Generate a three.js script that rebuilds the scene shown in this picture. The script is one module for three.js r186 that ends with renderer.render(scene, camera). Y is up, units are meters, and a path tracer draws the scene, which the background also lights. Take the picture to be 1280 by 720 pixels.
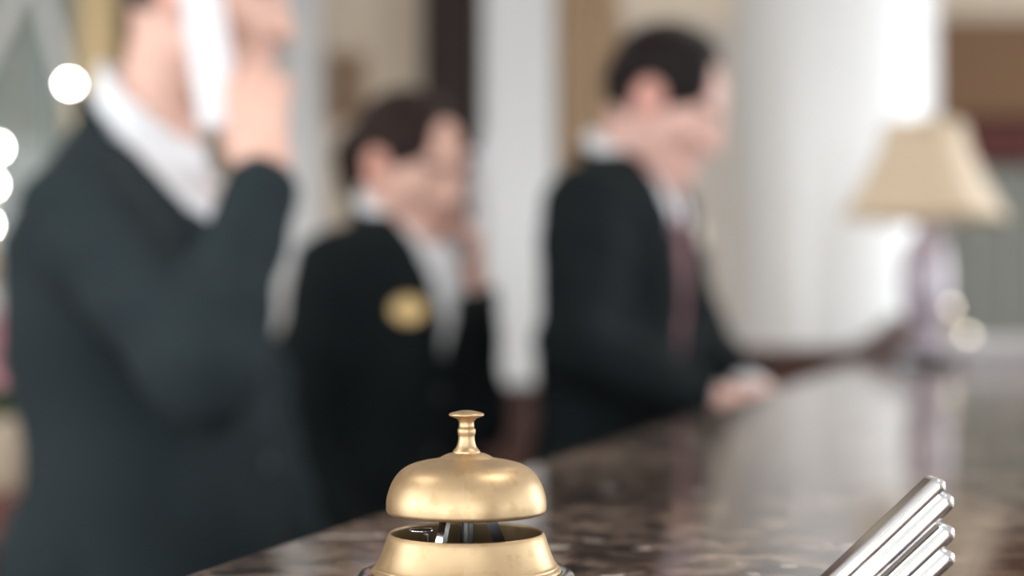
import * as THREE from 'three';
import { RoundedBoxGeometry } from 'three/addons/geometries/RoundedBoxGeometry.js';
import { mergeGeometries } from 'three/addons/utils/BufferGeometryUtils.js';
import { RectAreaLightUniformsLib } from 'three/addons/lights/RectAreaLightUniformsLib.js';

// ---------------------------------------------------------------- camera, sky, light, exposure
const scene = new THREE.Scene();
const renderer = new THREE.WebGLRenderer({ antialias: true });
renderer.toneMapping = THREE.LinearToneMapping;
renderer.toneMappingExposure = 1.45;
renderer.shadowMap.enabled = true;
RectAreaLightUniformsLib.init();

const F = 1886, HORIZON = 400, EYE = 1.206;
const camera = new THREE.PerspectiveCamera(2 * Math.atan(360 / F) * 180 / Math.PI, 1280 / 720, 0.05, 60);
camera.position.set(0, EYE, 0);
const PITCH = Math.atan((HORIZON - 360) / F);
camera.rotation.x = PITCH;
camera.focus = 0.572;
camera.userData.fStop = 3.35;
scene.add(camera);

scene.background = new THREE.Color(0.78, 0.88, 1.0);
scene.backgroundIntensity = 1.6;

// daylight entering at each window: [centre, width, height, inward direction x/z, power]
const WINDOWS = {
  left: [[-0.2, 1.5], [2.5, 1.5]],        // centre z, width, in the wall on the staff side
  front: [[-2.5, 1.9], [0.6, 1.9]],       // centre x, width; unseen windows added for fill light, behind the camera
  right: [[-3.9, 2.0], [-0.6, 1.6], [2.2, 1.6]],
};
const WIN_LO = 0.75, WIN_HI = 2.85, ROOM = { x0: -4.5, x1: 4.5, z0: -6.8, z1: 4.2, h: 3.2 };
function daylight(x, z, w, dirx, power, dirz = 0) {
  const l = new THREE.RectAreaLight(new THREE.Color(0.93, 0.97, 1.0), power, w, WIN_HI - WIN_LO);
  l.name = 'window_daylight';
  l.position.set(x, (WIN_HI + WIN_LO) / 2, z);
  l.lookAt(x + dirx, (WIN_HI + WIN_LO) / 2, z + dirz);
  scene.add(l);
}
for (const [z, w] of WINDOWS.left) daylight(ROOM.x0 + 0.02, z, w - 0.1, 1, 5.2);
for (const [x, w] of WINDOWS.front) daylight(x, ROOM.z1 - 0.02, w - 0.1, 0, 3.8, -1);  // added frontal fill on faces, bell and suits
WINDOWS.right.forEach(([z, w], i) => daylight(ROOM.x1 - 0.02, z, w - 0.1, -1, [5.5, 1.6, 2.2][i]));

// ---------------------------------------------------------------- helpers
// a pixel of the photograph at a distance D in front of the camera
function at(px, py, D) {
  const x = (px - 640) / F, y = (360 - py) / F, c = Math.cos(PITCH), s = Math.sin(PITCH);
  const yy = y * c + s, zz = c - y * s;
  return new THREE.Vector3(x / zz * D, EYE + yy / zz * D, -D);
}
const v3 = (x, y, z) => new THREE.Vector3(x, y, z);
const used = {};
function numbered(n) { const k = used[n] = (used[n] ?? -1) + 1; return k ? n + '_' + String(k).padStart(3, '0') : n; }
function rng(seed) { let a = seed >>> 0; return () => { a = (a + 0x6D2B79F5) >>> 0; let t = a; t = Math.imul(t ^ (t >>> 15), t | 1); t ^= t + Math.imul(t ^ (t >>> 7), t | 61); return ((t ^ (t >>> 14)) >>> 0) / 4294967296; }; }
function hash3(x, y, z) { let h = Math.imul(x, 374761393) ^ Math.imul(y, 668265263) ^ Math.imul(z, 2147483647 - 918273); h = Math.imul(h ^ (h >>> 13), 1274126177); return ((h ^ (h >>> 16)) >>> 0) / 4294967296; }
function noise2(x, y, seed = 0) {
  const ix = Math.floor(x), iy = Math.floor(y), fx = x - ix, fy = y - iy, u = fx * fx * (3 - 2 * fx), w = fy * fy * (3 - 2 * fy);
  const a = hash3(ix, iy, seed), b = hash3(ix + 1, iy, seed), c = hash3(ix, iy + 1, seed), d = hash3(ix + 1, iy + 1, seed);
  return a + (b - a) * u + (c - a) * w + (a - b - c + d) * u * w;
}
function fbm(x, y, oct, seed) { let s = 0, a = 0.5, t = 0; for (let i = 0; i < oct; i++) { s += a * noise2(x, y, seed + i * 17); t += a; a *= 0.5; x = x * 2.03 + 11.3; y = y * 2.03 + 5.7; } return s / t; }
const mixA = (a, b, t) => [a[0] + (b[0] - a[0]) * t, a[1] + (b[1] - a[1]) * t, a[2] + (b[2] - a[2]) * t];
const clamp = (x, a = 0, b = 1) => Math.min(b, Math.max(a, x));
const sstep = (a, b, x) => { const t = clamp((x - a) / (b - a)); return t * t * (3 - 2 * t); };
function texture(W, H, fn, srgb = true) {
  const d = new Uint8Array(W * H * 4);
  for (let y = 0, o = 0; y < H; y++) for (let x = 0; x < W; x++, o += 4) { const c = fn(x / W, y / H); d[o] = clamp(c[0]) * 255; d[o + 1] = clamp(c[1]) * 255; d[o + 2] = clamp(c[2]) * 255; d[o + 3] = 255; }
  const t = new THREE.DataTexture(d, W, H, THREE.RGBAFormat);
  t.magFilter = t.minFilter = THREE.LinearFilter; t.wrapS = t.wrapT = THREE.MirroredRepeatWrapping;
  if (srgb) t.colorSpace = THREE.SRGBColorSpace;
  t.needsUpdate = true;
  return t;
}
function std(o) { return new THREE.MeshStandardMaterial(o); }
function phys(o) { return new THREE.MeshPhysicalMaterial(o); }
const rgb = (r, g, b) => new THREE.Color().setRGB(r, g, b);
function mesh(name, geometry, material, parent) {
  const m = new THREE.Mesh(geometry, material);
  m.castShadow = m.receiveShadow = true;
  m.name = parent ? name : numbered(name);
  (parent ?? scene).add(m);
  return m;
}
function tag(o, label, category, group, kind) { o.userData.label = label; o.userData.category = category; if (group) o.userData.group = group; if (kind) o.userData.kind = kind; return o; }
function thing(name, label, category, pos = [0, 0, 0], turn = 0, group) {
  const g = new THREE.Group(); g.name = numbered(name); g.position.set(...pos); g.rotation.y = turn; scene.add(g);
  return tag(g, label, category, group);
}
function structure(name, geometry, material) { const m = mesh(name, geometry, material); m.userData.kind = 'structure'; return m; }
function box(w, h, d, x = 0, y = 0, z = 0, r = 0) {
  const g = r ? new RoundedBoxGeometry(w, h, d, 3, r) : new THREE.BoxGeometry(w, h, d);
  return g.translate(x, y, z);
}
function lathe(points, seg = 96) { return new THREE.LatheGeometry(points.map((p) => new THREE.Vector2(p[0], p[1])), seg); }
function smoothProfile(points, n = 60) {
  const c = new THREE.CatmullRomCurve3(points.map((p) => v3(p[0], p[1], 0)), false, 'centripetal');
  return c.getPoints(n).map((p) => [Math.max(p.x, 0), p.y]);
}
const join = (list) => mergeGeometries(list.map((g) => { const n = g.index ? g.toNonIndexed() : g; for (const k of Object.keys(n.attributes)) if (!['position', 'normal', 'uv'].includes(k)) n.deleteAttribute(k); return n; }));

// ---------------------------------------------------------------- signed distances and their meshing (bodies and clothes)
function capsule(a, b, ra, rb) {
  const dx = b[0] - a[0], dy = b[1] - a[1], dz = b[2] - a[2], l2 = dx * dx + dy * dy + dz * dz + 1e-12;
  return (x, y, z) => {
    const px = x - a[0], py = y - a[1], pz = z - a[2];
    let t = (px * dx + py * dy + pz * dz) / l2; t = t < 0 ? 0 : t > 1 ? 1 : t;
    const qx = px - dx * t, qy = py - dy * t, qz = pz - dz * t;
    return Math.sqrt(qx * qx + qy * qy + qz * qz) - (ra + (rb - ra) * t);
  };
}
function ellipsoid(c, r) {
  const m = Math.min(...r);
  return (x, y, z) => { const a = (x - c[0]) / r[0], b = (y - c[1]) / r[1], d = (z - c[2]) / r[2]; return (Math.sqrt(a * a + b * b + d * d) - 1) * m; };
}
function smin(a, b, k) { const h = Math.max(k - Math.abs(a - b), 0) / k; return Math.min(a, b) - h * h * k * 0.25; }
function blend(list, k) { return (x, y, z) => { let d = list[0](x, y, z); for (let i = 1; i < list.length; i++) d = smin(d, list[i](x, y, z), k); return d; }; }
function table(rows) {   // rows of [y, ...values], linear with smoothing between
  return (y) => {
    if (y <= rows[0][0]) return rows[0]; const n = rows.length; if (y >= rows[n - 1][0]) return rows[n - 1];
    let i = 1; while (rows[i][0] < y) i++;
    const a = rows[i - 1], b = rows[i], t = (y - a[0]) / (b[0] - a[0]), o = [y];
    for (let k = 1; k < a.length; k++) o[k] = a[k] + (b[k] - a[k]) * t;
    return o;
  };
}
function surface(sdf, lo, hi, cell, color) {   // naive surface nets
  const nx = Math.ceil((hi[0] - lo[0]) / cell) + 1, ny = Math.ceil((hi[1] - lo[1]) / cell) + 1, nz = Math.ceil((hi[2] - lo[2]) / cell) + 1;
  const f = new Float32Array(nx * ny * nz), I = (i, j, k) => (k * ny + j) * nx + i;
  for (let k = 0; k < nz; k++) for (let j = 0; j < ny; j++) for (let i = 0; i < nx; i++) f[I(i, j, k)] = sdf(lo[0] + i * cell, lo[1] + j * cell, lo[2] + k * cell);
  const id = new Int32Array(nx * ny * nz).fill(-1), pos = [], idx = [];
  const E = [[0, 1], [2, 3], [4, 5], [6, 7], [0, 2], [1, 3], [4, 6], [5, 7], [0, 4], [1, 5], [2, 6], [3, 7]];
  const val = new Float32Array(8);
  for (let k = 0; k < nz - 1; k++) for (let j = 0; j < ny - 1; j++) for (let i = 0; i < nx - 1; i++) {
    let m = 0;
    for (let c = 0; c < 8; c++) { val[c] = f[I(i + (c & 1), j + ((c >> 1) & 1), k + (c >> 2))]; if (val[c] < 0) m |= 1 << c; }
    if (m === 0 || m === 255) continue;
    let sx = 0, sy = 0, sz = 0, n = 0;
    for (const [a, b] of E) if ((val[a] < 0) !== (val[b] < 0)) {
      const t = val[a] / (val[a] - val[b]);
      sx += (a & 1) + ((b & 1) - (a & 1)) * t; sy += ((a >> 1) & 1) + (((b >> 1) & 1) - ((a >> 1) & 1)) * t; sz += (a >> 2) + ((b >> 2) - (a >> 2)) * t; n++;
    }
    id[I(i, j, k)] = pos.length / 3;
    pos.push(lo[0] + (i + sx / n) * cell, lo[1] + (j + sy / n) * cell, lo[2] + (k + sz / n) * cell);
  }
  const quad = (a, b, c, d, flip) => { if (a < 0 || b < 0 || c < 0 || d < 0) return; if (flip) idx.push(a, c, b, a, d, c); else idx.push(a, b, c, a, c, d); };
  for (let k = 1; k < nz - 1; k++) for (let j = 1; j < ny - 1; j++) for (let i = 1; i < nx - 1; i++) {
    const s = f[I(i, j, k)] < 0;
    if (s !== f[I(i + 1, j, k)] < 0) quad(id[I(i, j - 1, k - 1)], id[I(i, j, k - 1)], id[I(i, j, k)], id[I(i, j - 1, k)], !s);
    if (s !== f[I(i, j + 1, k)] < 0) quad(id[I(i - 1, j, k - 1)], id[I(i - 1, j, k)], id[I(i, j, k)], id[I(i, j, k - 1)], !s);
    if (s !== f[I(i, j, k + 1)] < 0) quad(id[I(i - 1, j - 1, k)], id[I(i, j - 1, k)], id[I(i, j, k)], id[I(i - 1, j, k)], !s);
  }
  const g = new THREE.BufferGeometry();
  g.setAttribute('position', new THREE.Float32BufferAttribute(pos, 3));
  if (color) { const col = []; for (let i = 0; i < pos.length; i += 3) col.push(...color(pos[i], pos[i + 1], pos[i + 2])); g.setAttribute('color', new THREE.Float32BufferAttribute(col, 3)); }
  g.setIndex(idx); g.computeVertexNormals();
  return g;
}

// ---------------------------------------------------------------- materials
const M = {};
// dark brown breccia marble, colours as the stone has them
const COUNTER_TILE = 1.3;
const marble = texture(1536, 1536, (u, v) => {
  const x = u * COUNTER_TILE, y = v * COUNTER_TILE;                    // metres, across and along the slab
  const wx = x + 0.05 * (fbm(x * 9, y * 9, 4, 3) - 0.5), wy = y + 0.05 * (fbm(x * 9 + 40, y * 9, 4, 5) - 0.5);
  const n = fbm(wx * 75, wy * 75, 5, 11), big = fbm(wx * 6, wy * 6, 3, 29), fine = noise2(x * 420, y * 420, 71);
  let c = mixA([0.27, 0.215, 0.19], [0.62, 0.54, 0.48], sstep(0.32, 0.68, n * 0.7 + big * 0.3));
  c = mixA(c, [0.60, 0.49, 0.40], 0.6 * sstep(0.63, 0.72, fbm(wx * 44 + 9, wy * 34, 4, 47)));
  c = mixA(c, [0.12, 0.085, 0.075], 0.7 * sstep(0.57, 0.70, fbm(wx * 62 + 3, wy * 62 + 8, 4, 83)));
  const vein = Math.abs(fbm(wx * 20, wy * 20, 5, 101) - 0.5); c = mixA(c, [0.55, 0.47, 0.41], 0.55 * (1 - sstep(0.0, 0.012, vein)));
  const vein2 = Math.abs(fbm(wx * 30 + 5, wy * 30 + 2, 5, 131) - 0.5); c = mixA(c, [0.10, 0.07, 0.06], 0.7 * (1 - sstep(0.0, 0.014, vein2)));
  c = mixA(c, [0.13, 0.085, 0.065], 0.4 * sstep(0.54, 0.66, fbm(wx * 5 + 2.3, wy * 5 + 7.1, 4, 151)));          // dark breccia fields
  c = mixA(c, [0.84, 0.81, 0.78], 0.8 * sstep(0.765, 0.80, fbm(wx * 48 + 1.7, wy * 48 + 4.1, 3, 173)));            // quartz flecks
  const k = 0.94 + 0.12 * fine; return [c[0] * k, c[1] * k, c[2] * k];
});
marble.repeat.set(1 / COUNTER_TILE, 1 / COUNTER_TILE);
M.marble = phys({ map: marble, roughness: 0.10, ior: 1.5 });
const woodTex = texture(512, 512, (u, v) => {
  const g = fbm(u * 5 + 0.6 * fbm(u * 3, v * 2, 3, 9), v * 60 + 3 * fbm(u * 2, v * 3, 3, 13), 4, 21);
  return mixA([0.20, 0.095, 0.06], [0.34, 0.18, 0.11], sstep(0.25, 0.75, g));
});
M.wood = std({ map: woodTex, roughness: 0.38 });
const tanWood = texture(256, 256, (u, v) => mixA([0.60, 0.48, 0.36], [0.70, 0.58, 0.45], fbm(u * 4, v * 50, 4, 5)));
M.tanWood = std({ map: tanWood, roughness: 0.5 });
const plaster = (a, b, s) => texture(256, 256, (u, v) => mixA(a, b, fbm(u * s, v * s, 5, 61)));
M.wall = std({ map: plaster([0.82, 0.755, 0.675], [0.87, 0.81, 0.735], 30), roughness: 0.85 });
M.greige = std({ map: plaster([0.74, 0.70, 0.66], [0.79, 0.755, 0.715], 30), roughness: 0.85 });
M.white = std({ color: rgb(0.80, 0.80, 0.79), roughness: 0.55 });
M.lacquer = phys({ color: rgb(0.80, 0.80, 0.80), roughness: 0.33, clearcoat: 0.6, clearcoatRoughness: 0.22 });
M.ceiling = std({ color: rgb(0.82, 0.81, 0.79), roughness: 0.9 });
M.floor = std({ map: plaster([0.42, 0.37, 0.33], [0.52, 0.47, 0.42], 18), roughness: 0.3 });
M.gold = std({ color: rgb(0.72, 0.53, 0.27), metalness: 1, roughness: 0.38 });
M.chrome = std({ color: rgb(0.82, 0.83, 0.85), metalness: 1, roughness: 0.1 });
M.steelDark = std({ color: rgb(0.16, 0.155, 0.15), metalness: 1, roughness: 0.35 });
M.blackBase = phys({ color: rgb(0.012, 0.011, 0.013), roughness: 0.28, clearcoat: 1, clearcoatRoughness: 0.08 });
const tarnish = texture(512, 256, (u, v) => { const n = fbm(u * 26, v * 6, 5, 15), s = sstep(0.55, 0.78, fbm(u * 50, v * 12, 4, 37)); return mixA(mixA([0.765, 0.66, 0.515], [0.815, 0.71, 0.565], n), [0.66, 0.52, 0.33], 0.2 * s); });
const tarnishRough = texture(512, 256, (u, v) => { const n = 0.41 + 0.08 * fbm(u * 40, v * 10, 5, 19) - 0.05 * sstep(0.6, 0.75, fbm(u * 70, v * 50, 3, 23)); return [n, n, n]; }, false);
M.brass = std({ map: tarnish, roughnessMap: tarnishRough, roughness: 1, metalness: 1 });
M.skin = std({ vertexColors: true, roughness: 0.5 });
M.suit = phys({ color: rgb(0.0075, 0.0110, 0.0125), roughness: 0.9, specularIntensity: 0.35, sheen: 0.06, sheenColor: rgb(0.35, 0.45, 0.5), sheenRoughness: 0.5 });
M.suitGrey = phys({ color: rgb(0.018, 0.027, 0.031), roughness: 0.9, specularIntensity: 0.35, sheen: 0.06, sheenColor: rgb(0.35, 0.45, 0.5), sheenRoughness: 0.5 });
M.shirt = std({ color: rgb(0.82, 0.83, 0.86), roughness: 0.8 });
M.tieRed = phys({ color: rgb(0.16, 0.010, 0.018), roughness: 0.5 });
M.tieMaroon = phys({ color: rgb(0.15, 0.022, 0.034), roughness: 0.5 });
M.hairDark = phys({ color: rgb(0.009, 0.0055, 0.005), roughness: 0.6, specularIntensity: 0.4 });
M.hairBrown = phys({ color: rgb(0.020, 0.0095, 0.008), roughness: 0.6, specularIntensity: 0.4 });
M.hairShort = std({ color: rgb(0.06, 0.042, 0.036), roughness: 0.6 });
M.shoe = phys({ color: rgb(0.01, 0.01, 0.011), roughness: 0.3 });
M.phone = phys({ color: rgb(0.78, 0.77, 0.80), roughness: 0.35 });
M.phoneDark = std({ color: rgb(0.05, 0.05, 0.055), roughness: 0.5 });
M.badgeGold = std({ color: rgb(0.80, 0.58, 0.28), metalness: 0.7, roughness: 0.4 });
M.badgePale = std({ color: rgb(0.85, 0.80, 0.68), metalness: 0.3, roughness: 0.35 });
M.shade = phys({ color: rgb(0.70, 0.57, 0.42), roughness: 0.9, transmission: 0.3 });
M.glass = phys({ color: rgb(1, 1, 1), roughness: 0, transmission: 1, ior: 1.45 });
M.greenGlass = phys({ color: rgb(0.20, 0.245, 0.23), roughness: 0.18, clearcoat: 0.5 });
M.valance = std({ color: rgb(0.165, 0.092, 0.048), roughness: 0.9 });
M.redCloth = std({ color: rgb(0.085, 0.022, 0.018), roughness: 0.9 });
M.curtain = std({ color: rgb(0.22, 0.225, 0.20), roughness: 0.9 });
M.leather = std({ color: rgb(0.09, 0.035, 0.022), roughness: 0.45 });

// ---------------------------------------------------------------- the room
const { x0, x1, z0, z1, h: H } = ROOM, T = 0.2;
structure('floor', box(x1 - x0 + 2 * T, T, z1 - z0 + 2 * T, 0, -T / 2, (z0 + z1) / 2), M.floor);
structure('ceiling', box(x1 - x0 + 2 * T, T, z1 - z0 + 2 * T, 0, H + T / 2, (z0 + z1) / 2), M.ceiling);
function openWall(name, a0, a1, openings, place) {       // a wall with window openings, drawn along u and turned into place
  const s = new THREE.Shape([[a0, 0], [a1, 0], [a1, H], [a0, H]].map(([a, b]) => new THREE.Vector2(a, b)));
  for (const [c, w] of openings) s.holes.push(new THREE.Path([[c - w / 2, WIN_LO], [c - w / 2, WIN_HI], [c + w / 2, WIN_HI], [c + w / 2, WIN_LO]].map(([a, b]) => new THREE.Vector2(a, b))));
  const g = new THREE.ExtrudeGeometry(s, { depth: T, bevelEnabled: false });
  place(g);
  return structure(name, g, M.wall);
}
const turned = (openings) => openings.map(([c, w]) => [-c, w]);
const sideWall = (name, x, openings) => openWall(name, -z1, -z0, turned(openings), (g) => g.rotateY(Math.PI / 2).translate(x, 0, 0));
sideWall('wall_left', x0 - T, WINDOWS.left);
sideWall('wall_right', x1, WINDOWS.right);
structure('wall_back', box(x1 - x0 + 2 * T, H, T, 0, H / 2, z0 - T / 2), M.wall);
openWall('wall_front', x0 - T, x1 + T, WINDOWS.front, (g) => g.translate(0, 0, z1));
let nWin = 0;
function sideWindow(x, z, w, turn = 0) {
  const g = new THREE.Group(); g.name = 'window_' + (++nWin); g.userData.kind = 'structure'; g.position.set(x, 0, z); g.rotation.y = turn; scene.add(g);
  const hh = WIN_HI - WIN_LO, cy = (WIN_LO + WIN_HI) / 2, b = 0.06;
  const fr = join([box(0.09, b, w, 0, WIN_LO + b / 2, 0), box(0.09, b, w, 0, WIN_HI - b / 2, 0), box(0.09, hh, b, 0, cy, -w / 2 + b / 2), box(0.09, hh, b, 0, cy, w / 2 - b / 2), box(0.07, hh, 0.045, 0, cy, 0), box(0.07, 0.045, w, 0, WIN_LO + hh * 0.68, 0)]);
  mesh('window_frame', fr, M.white, g);
  mesh('window_sill', box(0.26, 0.04, w + 0.1, 0, WIN_LO - 0.02, 0, 0.008), M.white, g);
  for (const zs of [-1, 1]) for (const [a, c] of [[WIN_LO + b, WIN_LO + hh * 0.68], [WIN_LO + hh * 0.68, WIN_HI - b]]) mesh('pane', box(0.006, c - a - 0.03, w / 2 - b - 0.03, 0, (a + c) / 2, zs * w / 4), M.glass, g);
}
for (const [z, w] of WINDOWS.left) sideWindow(x0 - T / 2, z, w);
for (const [z, w] of WINDOWS.right) sideWindow(x1 + T / 2, z, w);
for (const [x, w] of WINDOWS.front) sideWindow(x, z1 + T / 2, w, Math.PI / 2);  // made-up windows out of view, frames for the fill lights

// what stands against the back wall, left to right; X for a pixel column at distance D
const X = (px, D) => (px - 640) / F * D, Y = (py, D) => EYE + (HORIZON - py) / F * D;
const DB = -z0;                                                    // distance of the back wall
// wainscot in dark wood, board by board, up to 0.92 m
{
  const dado = new THREE.Group(); dado.name = 'trim_1'; dado.userData.kind = 'structure'; scene.add(dado);
  const bw = 0.24; for (let i = 0; i < 25; i++) mesh('panel', box(bw - 0.012, 0.80, 0.03, -2.9 + i * bw, 0.46, z0 + 0.018, 0.006), M.wood, dado);
  mesh('rail', box(6.1, 0.07, 0.06, 0.0, 0.885, z0 + 0.035, 0.012), M.wood, dado);
  mesh('plinth', box(6.1, 0.09, 0.05, 0.0, 0.045, z0 + 0.03, 0.008), M.wood, dado);
}
function pilaster(name, pa, pb, label) {
  const w = X(pb, DB) - X(pa, DB), cx = (X(pa, DB) + X(pb, DB)) / 2;
  const g = new THREE.Group(); g.name = name; g.userData.kind = 'structure'; g.userData.label = label; g.position.set(cx, 0, z0 + 0.06); scene.add(g);
  mesh('shaft', box(w, 2.1, 0.12, 0, 2.02, 0.02, 0.015), M.lacquer, g);
  mesh('base', box(w + 0.05, 0.07, 0.17, 0, 0.955, 0.025, 0.015), M.lacquer, g);
  mesh('capital', box(w + 0.08, 0.13, 0.2, 0, 3.12, 0.035, 0.02), M.lacquer, g);
}
pilaster('trim_2', 350, 404, 'white pilaster beside the beige wall with the small framed picture');
pilaster('trim_3', 604, 692, 'broad white pilaster beside the dark brown door');
{ // dark door between the beige wall and the pilaster
  const g = new THREE.Group(); g.name = 'door_1'; g.userData.kind = 'structure'; const w = X(600, DB) - X(528, DB), cx = (X(600, DB) + X(528, DB)) / 2;
  g.position.set(cx, 0, z0 + 0.06); scene.add(g);
  const dark = std({ color: rgb(0.020, 0.009, 0.007), roughness: 0.75 });
  mesh('leaf', box(w, 3.0, 0.05, 0, 1.5, 0.02, 0.006), dark, g);
  for (const y of [0.5, 1.4, 2.3]) mesh('door_panel', box(w * 0.6, 0.7, 0.02, 0, y, 0.05, 0.008), dark, g);
  mesh('door_handle', lathe([[0, 0], [0.02, 0.004], [0.028, 0.02], [0.02, 0.036], [0, 0.04]], 24).rotateX(Math.PI / 2).translate(w * 0.36, 1.02, 0.05), M.gold, g);
}
{ // tan panel, then the greige field
  const w = X(775, DB) - X(694, DB), cx = (X(775, DB) + X(694, DB)) / 2;
  const g = new THREE.Group(); g.name = 'trim_4'; g.userData.kind = 'structure'; scene.add(g);
  for (let i = 0; i < 3; i++) mesh('panel', box(w / 3 - 0.01, 2.0, 0.03, cx + (i - 1) * w / 3, 1.93, z0 + 0.02, 0.006), M.tanWood, g);
  const w2 = X(1170, DB) - X(780, DB), c2 = (X(1170, DB) + X(780, DB)) / 2;
  const p = structure('trim_5', box(w2, 1.62, 0.03, c2, 1.74, z0 + 0.02, 0.006), M.greige);
  p.userData.label = 'greige wall field behind the round white column';
}
{ // framed picture on the beige wall
  const g = thing('picture_frame', 'small brown framed picture on the beige wall beside the white pilaster', 'picture', [X(432, DB), Y(110, DB), z0 + 0.02]);
  const pm = texture(64, 64, (u, v) => mixA([0.62, 0.52, 0.42], [0.45, 0.36, 0.28], fbm(u * 5, v * 6, 4, 3)));
  mesh('frame', join([box(0.16, 0.02, 0.03, 0, 0.15, 0), box(0.16, 0.02, 0.03, 0, -0.15, 0), box(0.02, 0.32, 0.03, -0.08, 0, 0), box(0.02, 0.32, 0.03, 0.08, 0, 0)]), M.tanWood, g);
  mesh('print', box(0.15, 0.29, 0.01, 0, 0, 0), std({ map: pm, roughness: 0.7 }), g);
}
{ // glazed screen in grey-green glass with white diagonal bars, in a gilded frame
  const D = 5.6, xa = X(-60, D), xb = X(98, D), cx = (xa + xb) / 2, w = xb - xa;
  const g = thing('glazed_screen', 'grey-green glazed screen with pale diagonal glazing bars and a gilded post', 'screen', [cx, 0, -D]);
  const lo = 1.45, hi = 2.6, hh = hi - lo;
  for (const s of [-1, 1]) mesh('pane', box(w / 2 - 0.02, hh, 0.012, s * w / 4, (lo + hi) / 2, 0), M.greenGlass, g);
  mesh('lower_panel', box(w, 1.38, 0.05, 0, 0.69, 0, 0.005), std({ color: rgb(0.30, 0.33, 0.32), roughness: 0.6 }), g);
  const bar = (x1_, y1_, x2_, y2_) => { const L = Math.hypot(x2_ - x1_, y2_ - y1_), b = box(0.05, L, 0.03, 0, 0, 0, 0.008); b.rotateZ(-Math.atan2(x2_ - x1_, y2_ - y1_)).translate((x1_ + x2_) / 2, (y1_ + y2_) / 2, 0.025); mesh('glazing_bar', b, M.white, g); };
  bar(-w / 2, 1.9, w * 0.14, 2.55); bar(w * 0.14, 2.55, w / 2, 1.95); 
  mesh('rail', box(w, 0.13, 0.07, 0, 1.72, 0.01, 0.01), std({ color: rgb(0.42, 0.47, 0.46), roughness: 0.5 }), g);
  mesh('top_rail', box(w, 0.1, 0.07, 0, 2.65, 0.01, 0.01), M.white, g);
  const pw = X(148, D) - X(96, D);
  mesh('gilded_post', box(pw, 2.9, 0.1, w / 2 + pw / 2, 1.45, 0.02, 0.012), std({ color: rgb(0.56, 0.42, 0.22), metalness: 0.25, roughness: 0.45 }), g);
  const p2 = X(215, D) - X(150, D);
  mesh('brown_post', box(p2, 2.9, 0.08, w / 2 + pw + p2 / 2, 1.45, 0, 0.012), M.wood, g);
}
// round white column in front of the back wall
{
  const D = 5.1, r = (X(1170, D) - X(921, D)) / 2, g = new THREE.Group(); g.name = 'column_1'; g.userData.kind = 'structure'; g.position.set((X(1170, D) + X(921, D)) / 2, 0, -D); scene.add(g);
  mesh('shaft', new THREE.CylinderGeometry(r, r, H, 96), M.lacquer, g).position.y = H / 2;
  mesh('base', lathe([[0, 0], [r + 0.07, 0], [r + 0.07, 0.1], [r + 0.05, 0.13], [r + 0.03, 0.16], [r + 0.01, 0.18], [0, 0.18]], 72), M.lacquer, g);
}
// window bay at the end wall: valance, band, curtains
{
  const D = 6.5, xa = X(1150, D), w = 1.3;
  const g = thing('draped_alcove', 'brown valance over a dark red band and grey-green curtains beside the white column', 'curtain', [xa + w / 2, 0, -D]);
  const pleat = (n, wd, ht, y, m, name, amp) => { for (let i = 0; i < n; i++) { const pw = wd / n; const s = new THREE.CylinderGeometry(pw * 0.56, pw * 0.56, ht, 14); s.scale(1, 1, amp).translate(-wd / 2 + (i + 0.5) * pw, y, 0); mesh(name, s, m, g); } };
  mesh('pelmet', box(w, Y(28, D) - Y(150, D), 0.14, 0, (Y(28, D) + Y(150, D)) / 2, 0.05, 0.02), M.valance, g);
  mesh('band', box(w, Y(150, D) - Y(205, D), 0.10, 0, (Y(150, D) + Y(205, D)) / 2, 0.02, 0.015), M.redCloth, g);
  pleat(11, w, 1.85, 0.93, M.curtain, 'curtain_fold', 0.6);
}

// ceiling downlights: a glowing disc and a light of the same size just under it
{
  const glow = std({ color: rgb(0.9, 0.88, 0.84), emissive: rgb(1, 0.93, 0.84), emissiveIntensity: 4 });
  for (const [x, z] of [[-1.6, -0.9], [0.9, -0.9], [-1.6, -3.6], [0.9, -3.3], [-1.6, 2.6], [0.9, 2.6]]) {
    const g = thing('ceiling_light', 'round recessed downlight in the white ceiling', 'light', [x, H, z], 0, 'recessed ceiling downlights');
    mesh('trim_ring', new THREE.TorusGeometry(0.1, 0.012, 10, 36).rotateX(Math.PI / 2).translate(0, -0.004, 0), M.chrome, g);
    mesh('lamp_disc', new THREE.CylinderGeometry(0.095, 0.095, 0.008, 32).translate(0, -0.005, 0), glow, g);
    const l = new THREE.SpotLight(rgb(1, 0.93, 0.84), 3.5, 0, 1.1, 0.7, 2);
    l.position.set(x, H - 0.03, z); l.target.position.set(x, 0, z); l.castShadow = true; l.shadow.radius = 4.5; l.name = 'downlight_beam'; scene.add(l, l.target);
  }
}

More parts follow.
